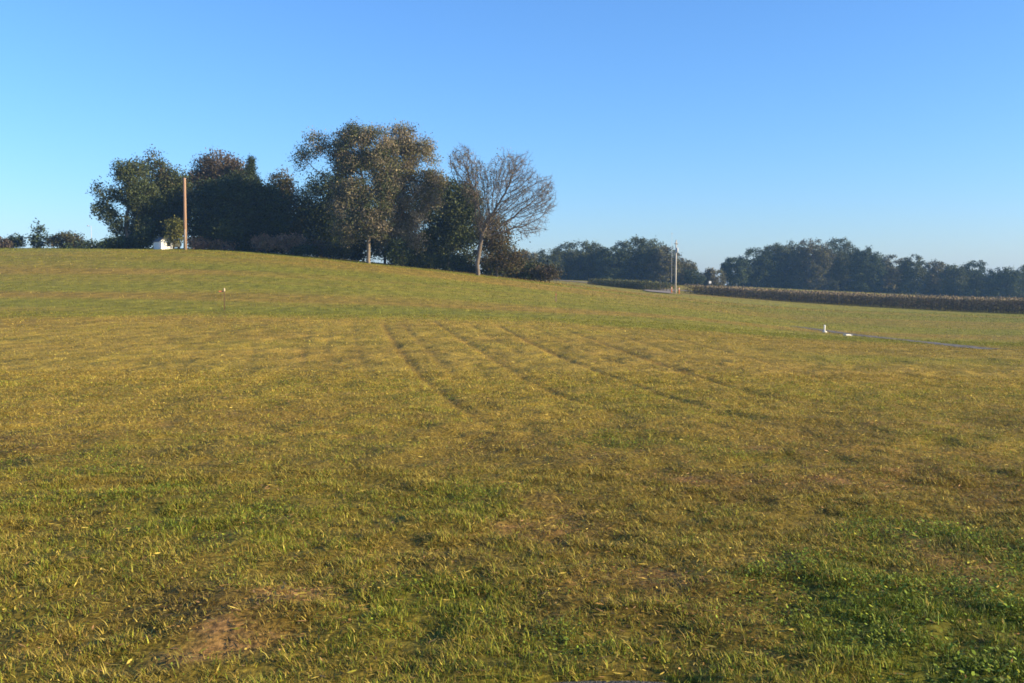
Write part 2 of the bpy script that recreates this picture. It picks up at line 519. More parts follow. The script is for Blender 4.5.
# ------------------------------------------------------------------ grass
def blades(n, d0, d1, width, height, five, seed, spread=.66, keep=None):
    r = np.random.default_rng(seed)
    d = np.sqrt(r.uniform(d0 * d0, d1 * d1, n)); x = r.uniform(-spread, spread, n) * d
    # tufting: pull toward clump centres
    y = d
    cl = fbm(x * 4.5, y * 4.5, seed + 3, 3)
    far, green, lush, soil, brown, tr, dt = field(x, y)
    c2 = vnoise(x * 15, y * 13, seed + 9) * .6 + vnoise(x * 31, y * 27, seed + 11) * .4 if d1 < 30 else vnoise(x * 5, y * 4, seed + 9)
    dens = np.clip(.25 + 1.6 * (cl - .30), .08, 1) * sstep(.22, .55, c2) * (1 - .78 * soil) * (1 - .70 * tr) * (1 - .35 * brown)
    dens *= np.where(dt < .30 + .5 * fbm(x * .9, y * .9, 131), np.clip(.04 + (x - 24) * .03, .04, .6), 1)
    dens *= (y > edge_y(x) - .02)
    dens *= (road_w(x, y) > 3.4)
    ok = r.random(n) < dens
    x, y, d, cl, c2 = x[ok], y[ok], d[ok], cl[ok], c2[ok]; far, green, lush, soil, brown, tr = (q[ok] for q in (far, green, lush, soil, brown, tr))
    n = len(x)
    z = gh(x, y) - .004
    isg = r.random(n) < np.clip(green * .95 + lush * .7 - brown * .28 - tr * .3, .06, .95)
    rnd = r.random((n, 1))
    col = np.where(isg[:, None],
                   C_GREEN + (C_OLIVE * 1.12 - C_GREEN) * r.random((n, 1)) ** np.where(lush > .4, 2.5, .9)[:, None],
                   np.where(rnd < .42, C_TAN, np.where(rnd < .74, C_STRAW, C_BROWN * 1.1)))
    col = np.where((isg & (lush > .5) & (r.random(n) < .6))[:, None], C_LUSH, col)
    col = np.where((far > .5)[:, None] & isg[:, None], col * .55 + .45 * np.array([.165, .165, .030]), col)
    col = col * (1 - .14 * far)[:, None]                    # the hill carries a denser, greener sward
    col = col * np.exp(r.normal(0, .34, (n, 1))) * (.70 + .55 * cl)[:, None]
    near_shade = sstep(15, 7, d)                                   # foreground shade and a greener tint painted into the near blades
    col = col * (1 - .16 * near_shade)[:, None]; col[:, 0] *= 1 - .05 * near_shade
    col = tri(col, C_BROWN, .5 * brown * r.random(n)); col = tri(col, C_SOIL * .9, .35 * soil)
    w = width(d) * r.uniform(.6, 1.3, n)
    h = height(d) * np.exp(r.normal(0, .32, n)) * (.55 + .9 * cl) * (.55 + .85 * c2) * (1 + .30 * lush) * (1 - .35 * tr)
    h = np.where(isg, h, h * .85) * np.where(r.random(n) < .01, 1.7, 1)
    lean = np.where(isg, r.uniform(.2, 1.4, n), r.uniform(.8, 1.54, n))
    az = r.uniform(0, 2 * math.pi, n)
    dx, dy = np.cos(az), np.sin(az)
    a2 = az + math.pi / 2 + r.normal(0, .4, n)
    wx, wy = np.cos(a2) * w / 2, np.sin(a2) * w / 2
    L_ = np.where(isg, h, h * 1.5)
    tx, ty, tz = dx * np.sin(lean) * L_, dy * np.sin(lean) * L_, np.cos(lean) * L_
    base = np.stack([x, y, z], 1); wv = np.stack([wx, wy, 0 * wx], 1); tv = np.stack([tx, ty, tz + .006], 1)
    if five:
        mid = base + np.stack([tx * .35, ty * .35, np.maximum(tz * .62, .004)], 1)
        V = np.stack([base - wv, base + wv, mid + wv * .75, mid - wv * .75, base + tv], 1).reshape(-1, 3)
        k = np.arange(n)[:, None] * 5
        return V, [k + np.array([[0, 1, 2, 3]]), k + np.array([[3, 2, 4]])], np.repeat(col, 5, 0)
    V = np.stack([base - wv, base + wv, base + tv], 1).reshape(-1, 3)
    k = np.arange(n)[:, None] * 3
    return V, [k + np.array([[0, 1, 2]])], np.repeat(col, 3, 0)


def road_w(x, y):
    r = np.full(x.shape, 99.)
    m = y > 150
    if m.any():
        r[m] = np.minimum(dist_poly(x[m], y[m], ROADS[0][0]), dist_poly(x[m], y[m], ROADS[1][0]) + .8)
    return r


parts = [blades(900000, 3.7, 9, lambda d: .0050 + 0 * d, lambda d: .026 + 0 * d, True, 1, .70),
         blades(760000, 9, 20, lambda d: .0062 + .00035 * (d - 9), lambda d: .030 + 0 * d, False, 2),
         blades(560000, 20, 55, lambda d: .011 + .0004 * (d - 20), lambda d: .036 + .0003 * (d - 20), False, 3),
         blades(460000, 55, 145, lambda d: .035 + .0004 * (d - 55), lambda d: .055 + .0003 * (d - 55), False, 4),
         blades(110000, 130, 330, lambda d: .09 + 0 * d, lambda d: .12 + 0 * d, False, 5)]
off = 0; VV = []; FF = []; CC = []
for V, fs, cc in parts:
    VV.append(V); CC.append(cc); FF += [f + off for f in fs]; off += len(V)
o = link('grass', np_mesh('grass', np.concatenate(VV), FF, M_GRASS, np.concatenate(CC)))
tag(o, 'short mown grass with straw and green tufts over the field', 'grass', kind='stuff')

# broad-leaved weeds and clover, thickest where the ground is lush; clippings and dead leaves between
def flat_leaves(name, n, d1, smin, smax, seed, kind):
    r = np.random.default_rng(seed)
    d = np.sqrt(r.uniform(3.8 ** 2, d1 ** 2, n)); x = r.uniform(-.68, .68, n) * d; y = d
    far, green, lush, soil, brown, tr, dt = field(x, y)
    clw = fbm(x * 3.2, y * 3.2, 411, 3)
    if kind == 'clover':
        pr = np.clip(lush * 1.1 + .10 * green + .6 * (clw - .5), 0, 1) * (1 - soil) * (.25 + 1.1 * sstep(.35, .6, clw))
    else:
        pr = np.clip(.40 + .8 * (fbm(x * 2.3, y * 2.3, 431, 3) - .5) + .7 * brown + .9 * soil, .05, 1) * (1 - .6 * lush) * sstep(27, 8, d)
    ok = (r.random(n) < pr) & (y > edge_y(x) + .02)
    x, y, clw, lush, green, soil, brown = (q[ok] for q in (x, y, clw, lush, green, soil, brown)); n = len(x)
    fs = np.maximum(1, y / 12)
    if kind == 'clover':
        z = gh(x, y) + r.uniform(.008, .085, n) * (.30 + .8 * lush) * (.4 + clw); s_ = r.uniform(smin, smax, n) * (.8 + .45 * lush) * fs; asp = .62
        cl = C_LUSH + (C_GREEN * 1.15 - C_LUSH) * r.random((n, 1))
        cl = cl * np.exp(r.normal(0, .35, (n, 1))); k = r.random(n) < .14; cl[k] *= np.array([1.8, 1.45, 1.2])
    else:
        z = gh(x, y) + r.uniform(.002, .022, n) * (1 + 1.2 * soil); s_ = r.uniform(smin, smax, n) * fs; asp = r.choice([.09, .14, .45], n)[:, None]
        s_ = s_ * np.where(asp[:, 0] < .2, 2.2, .8) * (1 + .25 * soil)
        t = r.random((n, 1)); cl = np.where(t < .4, C_STRAW, np.where(t < .66, C_TAN, np.where(t < .85, C_BROWN, C_SOIL * 1.1)))
        cl = np.where((r.random(n) < .35 * brown)[:, None], np.array([.27, .155, .05]), cl); cl = np.where((r.random(n) < .45 * green)[:, None], C_OLIVE, cl) * np.exp(r.normal(-.12, .34, (n, 1)))
    az = r.uniform(0, 6.283, n); tilt = r.normal(0, .5, n); tilt2 = r.normal(0, .45, n)
    e1 = np.stack([np.cos(az), np.sin(az), np.sin(tilt) * (1 if kind == 'clover' else .35)], 1) * s_[:, None]
    e2 = np.stack([-np.sin(az), np.cos(az), np.sin(tilt2)], 1) * s_[:, None] * asp
    c0 = np.stack([x, y, z], 1)
    V = np.stack([c0 - e1, c0 - .2 * e1 + e2, c0 + .55 * e1 + .75 * e2, c0 + e1, c0 + .55 * e1 - .75 * e2, c0 - .2 * e1 - e2], 1).reshape(-1, 3)
    return link(name, np_mesh(name, V, [np.arange(n * 6).reshape(-1, 6)], M_GRASS, np.repeat(cl, 6, 0)))


o = flat_leaves('clover', 620000, 18, .004, .010, 77, 'clover')
tag(o, 'low clover and broad-leaved weeds among the grass', 'clover', kind='stuff')
o = flat_leaves('clippings', 420000, 27, .005, .014, 78, 'litter')
tag(o, 'dry clippings and dead leaves lying between the grass', 'clippings', kind='stuff')


# ------------------------------------------------------------------ trees
def norm(a):
    return a / (np.linalg.norm(a, axis=-1, keepdims=True) + 1e-9)


def in_lobes(lobes, n, r, shell=.55, slack=1.0, wpow=.85, jit=.09, lumps=.22):
    """points in a set of ellipsoids (c, radii), denser toward the skin"""
    vol = np.array([l[1][0] * l[1][1] * l[1][2] for l in lobes]) ** wpow
    k = r.choice(len(lobes), n, p=vol / vol.sum())
    v = norm(r.normal(size=(n, 3))); rad = r.random(n) ** (1 / 3 * shell)
    C = np.array([l[0] for l in lobes])[k]; R = np.array([l[1] for l in lobes])[k]
    lump = 1 + lumps * np.sin(v[:, 0] * 5.1 + k) * np.sin(v[:, 1] * 4.3 + 2 * k) * np.sin(v[:, 2] * 4.7 + 1.3 * k) + r.normal(0, jit, n)
    return C + v * R * (rad * lump * slack)[:, None]


def colonize(A, root, stem, step, kill, r, iters=90, droop=0.0):
    """space colonisation: branches grow from the stem toward the attractors A"""
    nodes = [np.array(root, float)]; par = [-1]
    for p in stem:
        a = nodes[-1]; p = np.array(p, float)
        k = max(1, int(np.linalg.norm(p - a) / step))
        for i in range(1, k + 1):
            nodes.append(a + (p - a) * i / k + (r.normal(0, .03, 3) if i < k else 0)); par.append(len(nodes) - 2)
    N = np.array(nodes)
    d2 = ((A[:, None, :] - N[None]) ** 2).sum(-1)
    near = d2.argmin(1); nd = np.sqrt(d2.min(1))
    alive = np.ones(len(A), bool)
    for it in range(iters):
        act = np.where(alive)[0]
        if len(act) == 0: break
        dirs = norm(A[act] - N[near[act]])
        u, inv = np.unique(near[act], return_inverse=True)
        acc = np.zeros((len(u), 3)); np.add.at(acc, inv, dirs)
        acc = norm(norm(acc) + r.normal(0, .16, acc.shape) + np.array([0, 0, -droop]))
        new = N[u] + acc * step
        base = len(N)
        N = np.concatenate([N, new]); par += list(u)
        d2 = ((A[act][:, None, :] - new[None]) ** 2).sum(-1)
        m = np.sqrt(d2.min(1)); mi = d2.argmin(1)
        better = m < nd[act]
        near[act[better]] = base + mi[better]; nd[act[better]] = m[better]
        stuck = ~better & (r.random(len(act)) < .12)
        alive[act[(nd[act] < kill) | stuck]] = False
    return N, np.array(par)


def branch_mesh(name, N, par, tip, trunk_r, material, expo=2.2, kthin=3, twigs=0, r=None):
    n = len(N)
    rr = np.zeros(n); kids = np.zeros(n, int)
    for i in range(1, n): kids[par[i]] += 1
    acc = np.zeros(n)
    for i in range(n - 1, -1, -1):
        rr[i] = tip if acc[i] == 0 else acc[i] ** (1 / expo)
        if par[i] >= 0: acc[par[i]] += rr[i] ** expo
    k = math.log(trunk_r / tip) / max(math.log(rr[0] / tip), 1e-3)
    rr = tip * (rr / tip) ** k
    # light smoothing of the skeleton
    Ns = N.copy()
    for i in range(1, n):
        if kids[i] > 0 and par[i] > 0: Ns[i] = N[i] * .6 + N[par[i]] * .4
    a = Ns[par[1:]]; b_ = Ns[1:]; ra = np.minimum(rr[par[1:]], rr[1:] * 1.25); rb = rr[1:]
    ax = norm(b_ - a); ref = np.where(np.abs(ax[:, 2:3]) < .9, np.array([[0, 0, 1.]]), np.array([[1., 0, 0]]))
    e1 = norm(np.cross(ax, ref)); e2 = np.cross(ax, e1)
    V = []; Fq = []; off = 0
    for kk, sel in ((7, rb > .07), (kthin, rb <= .07)):
        if not sel.any(): continue
        m = sel.sum()
        t = np.arange(kk) * 2 * math.pi / kk
        ring = e1[sel][:, None] * np.cos(t)[None, :, None] + e2[sel][:, None] * np.sin(t)[None, :, None]
        lo = (a[sel] - ax[sel] * .04)[:, None] + ring * ra[sel][:, None, None]; hi = b_[sel][:, None] + ring * rb[sel][:, None, None]
        V.append(np.concatenate([lo, hi], 1).reshape(-1, 3))
        o_ = off + np.arange(m)[:, None] * 2 * kk
        for j in range(kk):
            Fq.append(np.concatenate([o_ + j, o_ + (j + 1) % kk, o_ + kk + (j + 1) % kk, o_ + kk + j], 1))
        off += m * 2 * kk
    if twigs:                                                   # fine twiglets off every thin branch
        sel = np.where(rb < tip * 2.6)[0]
        sel = np.repeat(sel, int(twigs * 2))
        dv = norm(ax[sel] * .9 + r.normal(0, .55, (len(sel), 3)) + np.array([0, 0, .12]))
        ln = r.uniform(.25, .75, (len(sel), 1)); st_ = b_[sel] - ax[sel] * r.uniform(0, .25, (len(sel), 1))
        sd_ = norm(np.cross(dv, r.normal(size=dv.shape))); w_ = .008
        V.append(np.stack([st_ - sd_ * w_, st_ + sd_ * w_, st_ + dv * ln + sd_ * .003, st_ + dv * ln - sd_ * .003], 1).reshape(-1, 3))
        Fq.append(off + np.arange(len(sel) * 4).reshape(-1, 4))
    return np_mesh(name, np.concatenate(V), Fq, material, smooth=True)


def leaves(name, centres, per, crad, size, cols, r, material, flat=.75, droop=0.0):
    n = len(centres) * per
    c = np.repeat(centres, per, 0) + r.normal(0, 1, (n, 3)) * crad * np.array([1, 1, flat])
    nn = norm(r.normal(size=(n, 3)) + np.array([0, 0, .5]))
    t = norm(np.cross(nn, r.normal(size=(n, 3))) + np.array([0, 0, -droop])); bt = np.cross(nn, t)
    s = size * r.uniform(.55, 1.35, (n, 1))
    V = np.stack([c - t * s, c + bt * s * .55 - t * .1 * s, c + t * s, c - bt * s * .55 - t * .1 * s], 1).reshape(-1, 3)
    ci = r.integers(0, len(cols), len(centres)); base = np.array(cols)[ci] * np.exp(r.normal(0, .22, (len(centres), 1)))
    col = np.repeat(base, per, 0) * np.exp(r.normal(0, .17, (n, 1)))
    return np_mesh(name, V, [np.arange(n * 4).reshape(-1, 4)], material, np.repeat(col, 4, 0))


def tree(name, label, cat, d, trunk_px, lobes_px, cols, nclump=420, per=46, crad=.62, size=.19, trunk_r=.28,
         bark=None, group=None, deep=1.0, seed=1, step=.55, tip=.022, shell=.6, droop=0.0, stem_top=None, wpow=.85, base_drop=.15, gap=0.0):
    r = np.random.default_rng(seed)
    b0 = P(trunk_px, HOR, d); z0 = float(gh(b0[0], b0[1]))
    root = np.array([b0[0], b0[1], z0])
    lob = []
    for q in lobes_px:
        cx, cy, rx, ry = q[:4]; dd = q[4] if len(q) > 4 else 0
        c_ = P(cx, cy, d + dd); s = (d + dd) / F
        lob.append((c_ - root, np.array([rx * s, max(rx, ry) * .5 * (1 + deep) * s * .8, ry * s])))
    C = in_lobes(lob, nclump, r, shell, 1.0, wpow)
    C = C[C[:, 2] > .15]
    if gap:                                                 # holes between the leaf masses
        C = C[fbm(C[:, 0] * .42 + C[:, 1] * .21 + seed, C[:, 2] * .48 + C[:, 1] * .17, seed, 2) > gap]
    top = max(l[0][2] for l in lob)
    # stem rises from the root toward the middle of the crown
    w = np.array([l[1].prod() for l in lob]); mid = (np.array([l[0] for l in lob]) * w[:, None]).sum(0) / w.sum()
    st = stem_top if stem_top is not None else .55
    stem = [np.array([mid[0] * .08, mid[1] * .08, mid[2] * .35]), np.array([mid[0] * .3, mid[1] * .3, mid[2] * .7 * st / .55])]
    N, par = colonize(C, (0, 0, -base_drop), stem, step, step * 1.1, r, 70)
    o = empty(name, root)
    tag(o, label, cat, group)
    link('trunk', branch_mesh('trunk', N, par, tip, trunk_r, bark or M_BARK), o)
    if per:
        link('crown', leaves('crown', C, int(per * 1.7), crad, size * .76, cols, r, M_LEAF, droop=droop), o)
    return o


G_DARK = [(.040, .060, .024), (.046, .064, .026), (.036, .052, .024)]
G_MID = [(.070, .088, .034), (.080, .092, .036), (.060, .078, .032)]
G_BRONZE = [(.19, .165, .108), (.21, .18, .118), (.15, .145, .08), (.225, .185, .122)]
G_RUST = [(.125, .088, .056), (.11, .085, .052), (.095, .078, .046)]
G_YELLOW = [(.12, .125, .030), (.14, .135, .034), (.10, .105, .030)]
G_BRUSH = [(.31, .195, .135), (.26, .18, .12), (.20, .15, .09), (.34, .21, .14)]

tree('shade_tree', 'loose leafy green tree at the left end of the hilltop grove', 'tree', 133, 128,
     [(122, 184, 22, 20), (106, 190, 12, 9), (104, 210, 11, 9), (124, 170, 9, 10), (139, 168, 9, 10), (139, 196, 18, 16), (145, 212, 16, 18), (122, 220, 17, 11), (118, 238, 9, 7)],
     G_MID, 420, 38, .42, .18, .3, seed=3, gap=0.42, shell=.5, group='trees of the hilltop grove')
tree('shade_tree', 'broad dense tree with a bronzed crown just left of the brown pole', 'tree', 138, 163,
     [(154, 175, 15, 18), (170, 184, 16, 16), (178, 200, 13, 22), (166, 208, 24, 28), (155, 225, 20, 18), (140, 232, 14, 12)],
     G_MID + [(.08, .07, .03)], 460, 46, .62, .2, .32, seed=4, group='trees of the hilltop grove')
tree('round_tree', 'round-topped tree with rusty upper leaves showing over the dark dome', 'tree', 146, 219,
     [(219, 172, 22, 18), (206, 178, 14, 13), (196, 188, 10, 13), (232, 176, 13, 14), (220, 200, 24, 30)],
     G_RUST, 420, 46, .6, .2, .3, seed=5, group='trees of the hilltop grove')
tree('dome_tree', 'wide very dark dome-shaped tree right of the brown pole', 'tree', 135, 236,
     [(236, 212, 40, 33), (214, 216, 25, 30), (262, 214, 24, 30), (238, 196, 26, 14), (272, 226, 16, 22), (230, 235, 40, 12)],
     G_DARK, 900, 50, .66, .2, .38, seed=6, shell=.5, group='trees of the hilltop grove', bark=M_DARKBARK)
tree('conifer', 'small pointed evergreen tip rising behind the dark dome tree', 'tree', 143, 251,
     [(251, 161, 1.3, 4), (251, 169, 3.5, 6), (251.5, 181, 7, 8), (252, 194, 11, 10), (252, 210, 14, 14)],
     G_DARK, 300, 40, .25, .13, .2, seed=7, stem_top=.75, wpow=.42, group='trees of the hilltop grove', bark=M_DARKBARK)
tree('slender_tree', 'small bronzed tree between the dark dome and the biggest tree', 'tree', 139, 283,
     [(281, 181, 10, 9), (290, 190, 9, 11), (281, 203, 12, 16), (292, 222, 15, 18), (280, 236, 14, 10)],
     [(.075, .07, .028), (.06, .062, .026), (.10, .08, .035)], 300, 36, .5, .18, .2, seed=8, gap=0.38, group='trees of the hilltop grove')
tree('shade_tree', 'dark bushy tree tucked behind the left side of the biggest tree', 'tree', 139, 322,
     [(320, 204, 22, 26), (340, 192, 13, 16), (306, 224, 20, 20), (342, 216, 22, 30), (322, 238, 26, 12)],
     G_DARK + G_MID[:1], 520, 44, .62, .2, .3, seed=9, group='trees of the hilltop grove', bark=M_DARKBARK)
tree('tall_tree', 'biggest tree of the grove, bronzed, with one plume-like limb reaching left', 'tree', 127, 369,
     [(353, 145, 18, 18), (341, 153, 9, 10), (374, 148, 17, 20), (361, 176, 24, 22), (350, 203, 16, 20), (374, 208, 17, 18), (344, 165, 9, 9),
      (311, 150, 11, 10), (300, 160, 7, 8), (314, 139, 6, 7), (323, 145, 6, 8), (331, 157, 6, 5), (388, 152, 10, 15), (386, 178, 12, 18), (360, 226, 14, 14), (380, 226, 10, 12), (346, 228, 10, 14)],
     G_BRONZE + G_MID, 900, 56, .5, .155, .25, seed=10, gap=.335, tip=.026, bark=M_BARKP, shell=.55, droop=.3, group='trees of the hilltop grove')
tree('tall_tree', 'tall bronze tree with an airy top, right half of the big pair', 'tree', 130, 402,
     [(404, 139, 15, 15), (420, 148, 12, 17), (398, 164, 19, 22), (424, 178, 13, 16), (406, 200, 20, 22), (418, 222, 11, 15), (432, 172, 9, 13), (433, 190, 10, 15), (392, 190, 12, 20), (400, 228, 14, 10), (414, 238, 10, 12), (388, 240, 10, 10)],
     G_BRONZE + [(.12, .115, .035)], 700, 54, .52, .155, .20, seed=12, gap=.335, tip=.026, bark=M_BARKP, shell=.55, droop=.5, group='trees of the hilltop grove')
tree('shade_tree', 'dark green tree between the bronze pair and the bare tree', 'tree', 138, 447,
     [(452, 193, 18, 12), (440, 212, 20, 22), (462, 222, 20, 26), (442, 240, 22, 16), (470, 205, 10, 16)],
     G_DARK + G_MID, 640, 40, .58, .2, .3, seed=13, gap=.335, shell=.45, group='trees of the hilltop grove', bark=M_DARKBARK)
tree('understory_tree', 'dark low tree filling the gap behind the trunks of the bronze pair', 'tree', 141, 385,
     [(366, 232, 16, 18), (390, 222, 18, 16), (400, 248, 16, 10), (378, 246, 16, 12), (420, 246, 18, 12), (352, 244, 12, 10)],
     G_DARK + G_MID[:1], 380, 38, .6, .2, .2, seed=21, shell=.6, group='trees of the hilltop grove', bark=M_DARKBARK)
tree('understory_tree', 'low brownish tree overgrown with vines behind the bare trunk', 'tree', 131, 497,
     [(498, 236, 12, 20), (490, 256, 16, 13), (510, 258, 12, 13), (484, 232, 8, 16)],
     [(.085, .072, .034), (.062, .062, .028), (.11, .08, .04)], 240, 34, .5, .17, .16, seed=14, shell=.6, group='trees of the hilltop grove')

# the nearly bare tree at the grove's right end
r = np.random.default_rng(15)
d = 126.0
b0 = P(478, HOR, d); root = np.array([b0[0], b0[1], float(gh(b0[0], b0[1]))])
lob = []
for cx, cy, rx, ry in [(463, 164, 13, 19), (477, 184, 15, 22), (506, 176, 19, 22), (520, 168, 14, 14), (532, 196, 20, 22), (546, 196, 10, 20), (505, 204, 22, 22), (530, 226, 15, 11), (488, 222, 14, 16)]:
    s = d / F
    lob.append((P(cx, cy, d) - root, np.array([rx * s, max(rx, ry) * s * .9, ry * s])))
A = in_lobes(lob, 8500, r, .9, 1.05)
A = A[fbm(A[:, 0] * .8 + A[:, 1] * .45, A[:, 2] * .8 + A[:, 1] * .33, 19, 2) > .36]
N, par = colonize(A, (0, 0, -.15), [(-.05, 0, 1.6), (.25, .1, 3.4), (.55, .1, 5.2)], .27, .26, r, 110)
o = empty('bare_tree', root)
tag(o, 'nearly leafless tree with fanning twigs and pale trunk at the grove edge', 'tree', 'trees of the hilltop grove')
link('trunk', branch_mesh('trunk', N, par, .015, .25, M_BAREBARK, 2.1, twigs=2.0, r=r), o)
k = r.choice(len(N), 1500, replace=False); k = k[(N[k][:, 2] > 4) & (r.random(1500) < np.clip(.75 - .10 * (N[k][:, 0] + 1.5), .12, 1))]
link('crown', leaves('crown', N[k], 7, .25, .10, G_RUST + G_BRONZE, r, M_LEAF), o)


def shrub(name, label, d, cx, cy, rx, ry, cols, seed, nclump=60, per=34, size=.13, crad=.3, cat='shrub', group='brush along the hilltop', extra=()):
    r = np.random.default_rng(seed)
    b0 = P(cx, HOR, d); root = np.array([b0[0], b0[1], float(gh(b0[0], b0[1]))])
    s = d / F
    lob = [(P(cx, cy, d) - root, np.array([rx * s, rx * s * .8, ry * s]))]
    for (ex, ey, erx, ery) in extra:
        lob.append((P(ex, ey, d) - root, np.array([erx * s, erx * s, ery * s])))
    C = in_lobes(lob, nclump, r, .7)
    C = C[C[:, 2] > .05]
    N, par = colonize(C, (0, 0, -.1), [(0, 0, .25)], .3, .32, r, 50)
    o = empty(name, root); tag(o, label, cat, group)
    link('stem', branch_mesh('stem', N, par, .012, .06, M_BARK), o)
    link('foliage', leaves('foliage', C, per, crad, size, cols, r, M_LEAF), o)
    return o


shrub('shrub', 'yellow-green shrub at the left foot of the brown pole', 130, 175, 231, 8, 12, G_YELLOW, 31, 90, 40, .14, .32)
for i, (cx, cy, rx, ry, lab) in enumerate([
        (276, 242, 12, 9, 'dark bush behind the brown brush under the small bronzed tree'),
        (132, 243, 14, 8, 'dark bush left of the small white hut, under the leafy green tree'),
        (256, 243, 14, 9, 'dark bush under the right half of the dark dome tree'),
        (300, 243, 14, 9, 'dark bush behind the rusty low brush clump'),
        (326, 246, 14, 10, 'dark bush behind the olive brush clump'),
        (350, 250, 12, 11, 'dark bush left of the biggest tree trunk, behind the grass edge'),
        (408, 255, 14, 11, 'dark bush between the right bronze trunk and the dark tree'),
        (436, 258, 14, 10, 'dark bush at the left foot of the dark green tree'),
        (466, 262, 13, 12, 'dark bush at the right foot of the dark green tree'),
        (496, 266, 13, 9, 'dark olive bush right beside the pale bare trunk'),
        (530, 270, 13, 8, 'dark olive bush behind the brown brush right of the bare tree')]):
    shrub('bush', lab, 139 + (i % 3), cx, cy, rx, ry, G_DARK + [(.06, .055, .03)], 80 + i, 110, 34, .17, .42, group='dark bushes under the hilltop trees', extra=[(cx - rx * .5, cy + ry * .7, rx * .7, ry * .5), (cx + rx * .5, cy + ry * .7, rx * .7, ry * .5)])
shrub('shrub', 'dark shrub left of the white shed', 131, 143, 238, 10, 8, G_DARK, 32, 80)
shrub('shrub', 'dark low shrub at the left end of the grove', 132, 118, 243, 14, 5, G_DARK, 33, 70)
BR = [(200, 244, 12, 5, 'reddish-brown brush clump at the right foot of the brown pole'),
      (222, 246, 12, 4.5, 'low brown brush clump under the left half of the dark dome tree'),
      (244, 245, 9, 6, 'dark round brush clump under the middle of the dark dome tree'),
      (266, 243, 13, 7, 'tall pinkish-brown brush clump under the right edge of the dark dome tree'),
      (290, 243, 14, 8, 'brown brush clump below the small bronzed tree'),
      (314, 248, 13, 6, 'rusty low brush clump left of the biggest tree'),
      (304, 250, 11, 4, 'small dark brush clump at the left foot of the rusty low brush'),
      (336, 251, 11, 7, 'olive brush clump at the left of the biggest tree trunk'),
      (398, 252, 11, 13, 'dark brush clump between the two bronze tree trunks'),
      (424, 262, 14, 8, 'dark green brush clump under the right bronze tree'),
      (452, 264, 14, 9, 'dark brush clump left of the pale bare trunk'),
      (520, 268, 14, 9, 'brown brush clump right of the bare tree'),
      (545, 273, 14, 6, 'rusty low brush clump at the right foot of the hill')]
G_DIM = [(.10, .072, .048), (.08, .066, .04), (.06, .058, .034)]
BC = [G_BRUSH, G_BRUSH, G_DARK, G_BRUSH, G_BRUSH, G_RUST, G_DARK, [(.085, .085, .04), (.07, .075, .035)], G_DARK, G_DARK + G_MID, G_DARK, G_DARK + G_DIM, G_DIM]
for i, (cx, cy, rx, ry, lab) in enumerate(BR):
    shrub('brush', lab, (128.0 if i == 8 else 131.5 + (i % 3) * .8), cx, cy, rx, ry, BC[i], 40 + i, 80, 32, .13, .34)

# things on the far-left skyline
shrub('hedge_tree', 'small feathery tree alone on the left skyline', 172, 38, 236, 6, 9, G_DARK, 61, 70, 26, .17, .3, 'tree', 'plants on the left skyline',
      extra=[(33, 229, 2.2, 5), (38, 226, 2.2, 5), (43, 229, 2.2, 5), (31, 238, 3, 4), (45, 237, 3, 3), (38, 244, 8, 4)])
shrub('shrub', 'rounded olive bush right of the small skyline tree', 172, 66, 241, 15, 7.5, [(.06, .066, .03), (.075, .062, .034)], 62, 110, 30, .18, .4, group='plants on the left skyline')
shrub('shrub', 'ragged dark bush near the left edge of the skyline', 172, 15, 242, 8, 5, G_DARK, 63, 60, 26, .17, .34, group='plants on the left skyline', extra=[(12, 237, 2, 2), (19, 237, 1.8, 2.6)])
shrub('shrub', 'dull brown bush cut by the left edge of the photo', 170, 2, 244, 9, 5, [(.09, .07, .055), (.07, .06, .045)], 64, 60, 26, .17, .34, group='plants on the left skyline')
shrub('hedge', 'low dark hedge along the skyline between bush and grove', 174, 98, 246, 30, 4, G_DARK, 65, 140, 26, .18, .4, 'hedge', 'plants on the left skyline',
      extra=[(88, 246, 8, 4.5), (112, 246, 10, 4.5)])

# far woods
def far_tree(label, cx, top, half, d, cols, seed, group, sparse=1.0, bare_foot=0.0, name='far_tree'):
    r = np.random.default_rng(seed)
    b0 = P(cx, HOR, d); root = np.array([b0[0], b0[1], float(gh(b0[0], b0[1]))])
    H = P(cx, top, d)[2] - root[2]; W = half * 1.30 * d / F
    lob = [(np.array([0, 0, H * (.56 + .3 * bare_foot)]), np.array([W * .97, W * .9, H * (.45 - .22 * bare_foot)]))]
    for k in range(9):
        a = r.uniform(0, 6.283); zz = r.uniform(.25 + .5 * bare_foot, .80)
        q = math.sqrt(max(.05, 1 - (zz - .5) ** 2 * 3.6)) * .60
        lob.append((np.array([math.cos(a) * W * q, math.sin(a) * W * q, H * zz]), np.array([W * .46, W * .46, H * .13]) * r.uniform(.85, 1.1)))
    if bare_foot < .1:
        lob.append((np.array([0, 0, H * .18]), np.array([W, W * .8, H * .18])))
    n = int(np.clip(W * H * 4.2, 40, 800) * sparse)
    C = in_lobes(lob, n, r, .5, 1.0, .85, .02, .06); C = C[C[:, 2] > .1]
    o = empty(name, root); tag(o, label, 'tree', group)
    tm = MB()
    lean_ = r.normal(0, .03, 2)
    tm.tube([(0, 0, -.3), (lean_[0] * H, lean_[1] * H, H * .35), (lean_[0] * H * 1.8, lean_[1] * H * 1.8, H * .8)], [H * .022, H * .016, H * .006], 6)
    for k in range(5):
        l = lob[1 + k]
        tm.tube([(0, 0, H * .3), l[0] * .6 + np.array([0, 0, H * .15]), l[0]], [H * .010, H * .007, H * .003], 5)
    tm.build('trunk', M_DARKBARK, o, smooth=True)
    link('crown', leaves('crown', C, 64, .40 + .015 * W, .22, cols, r, M_LEAF, flat=.7), o)
    return o


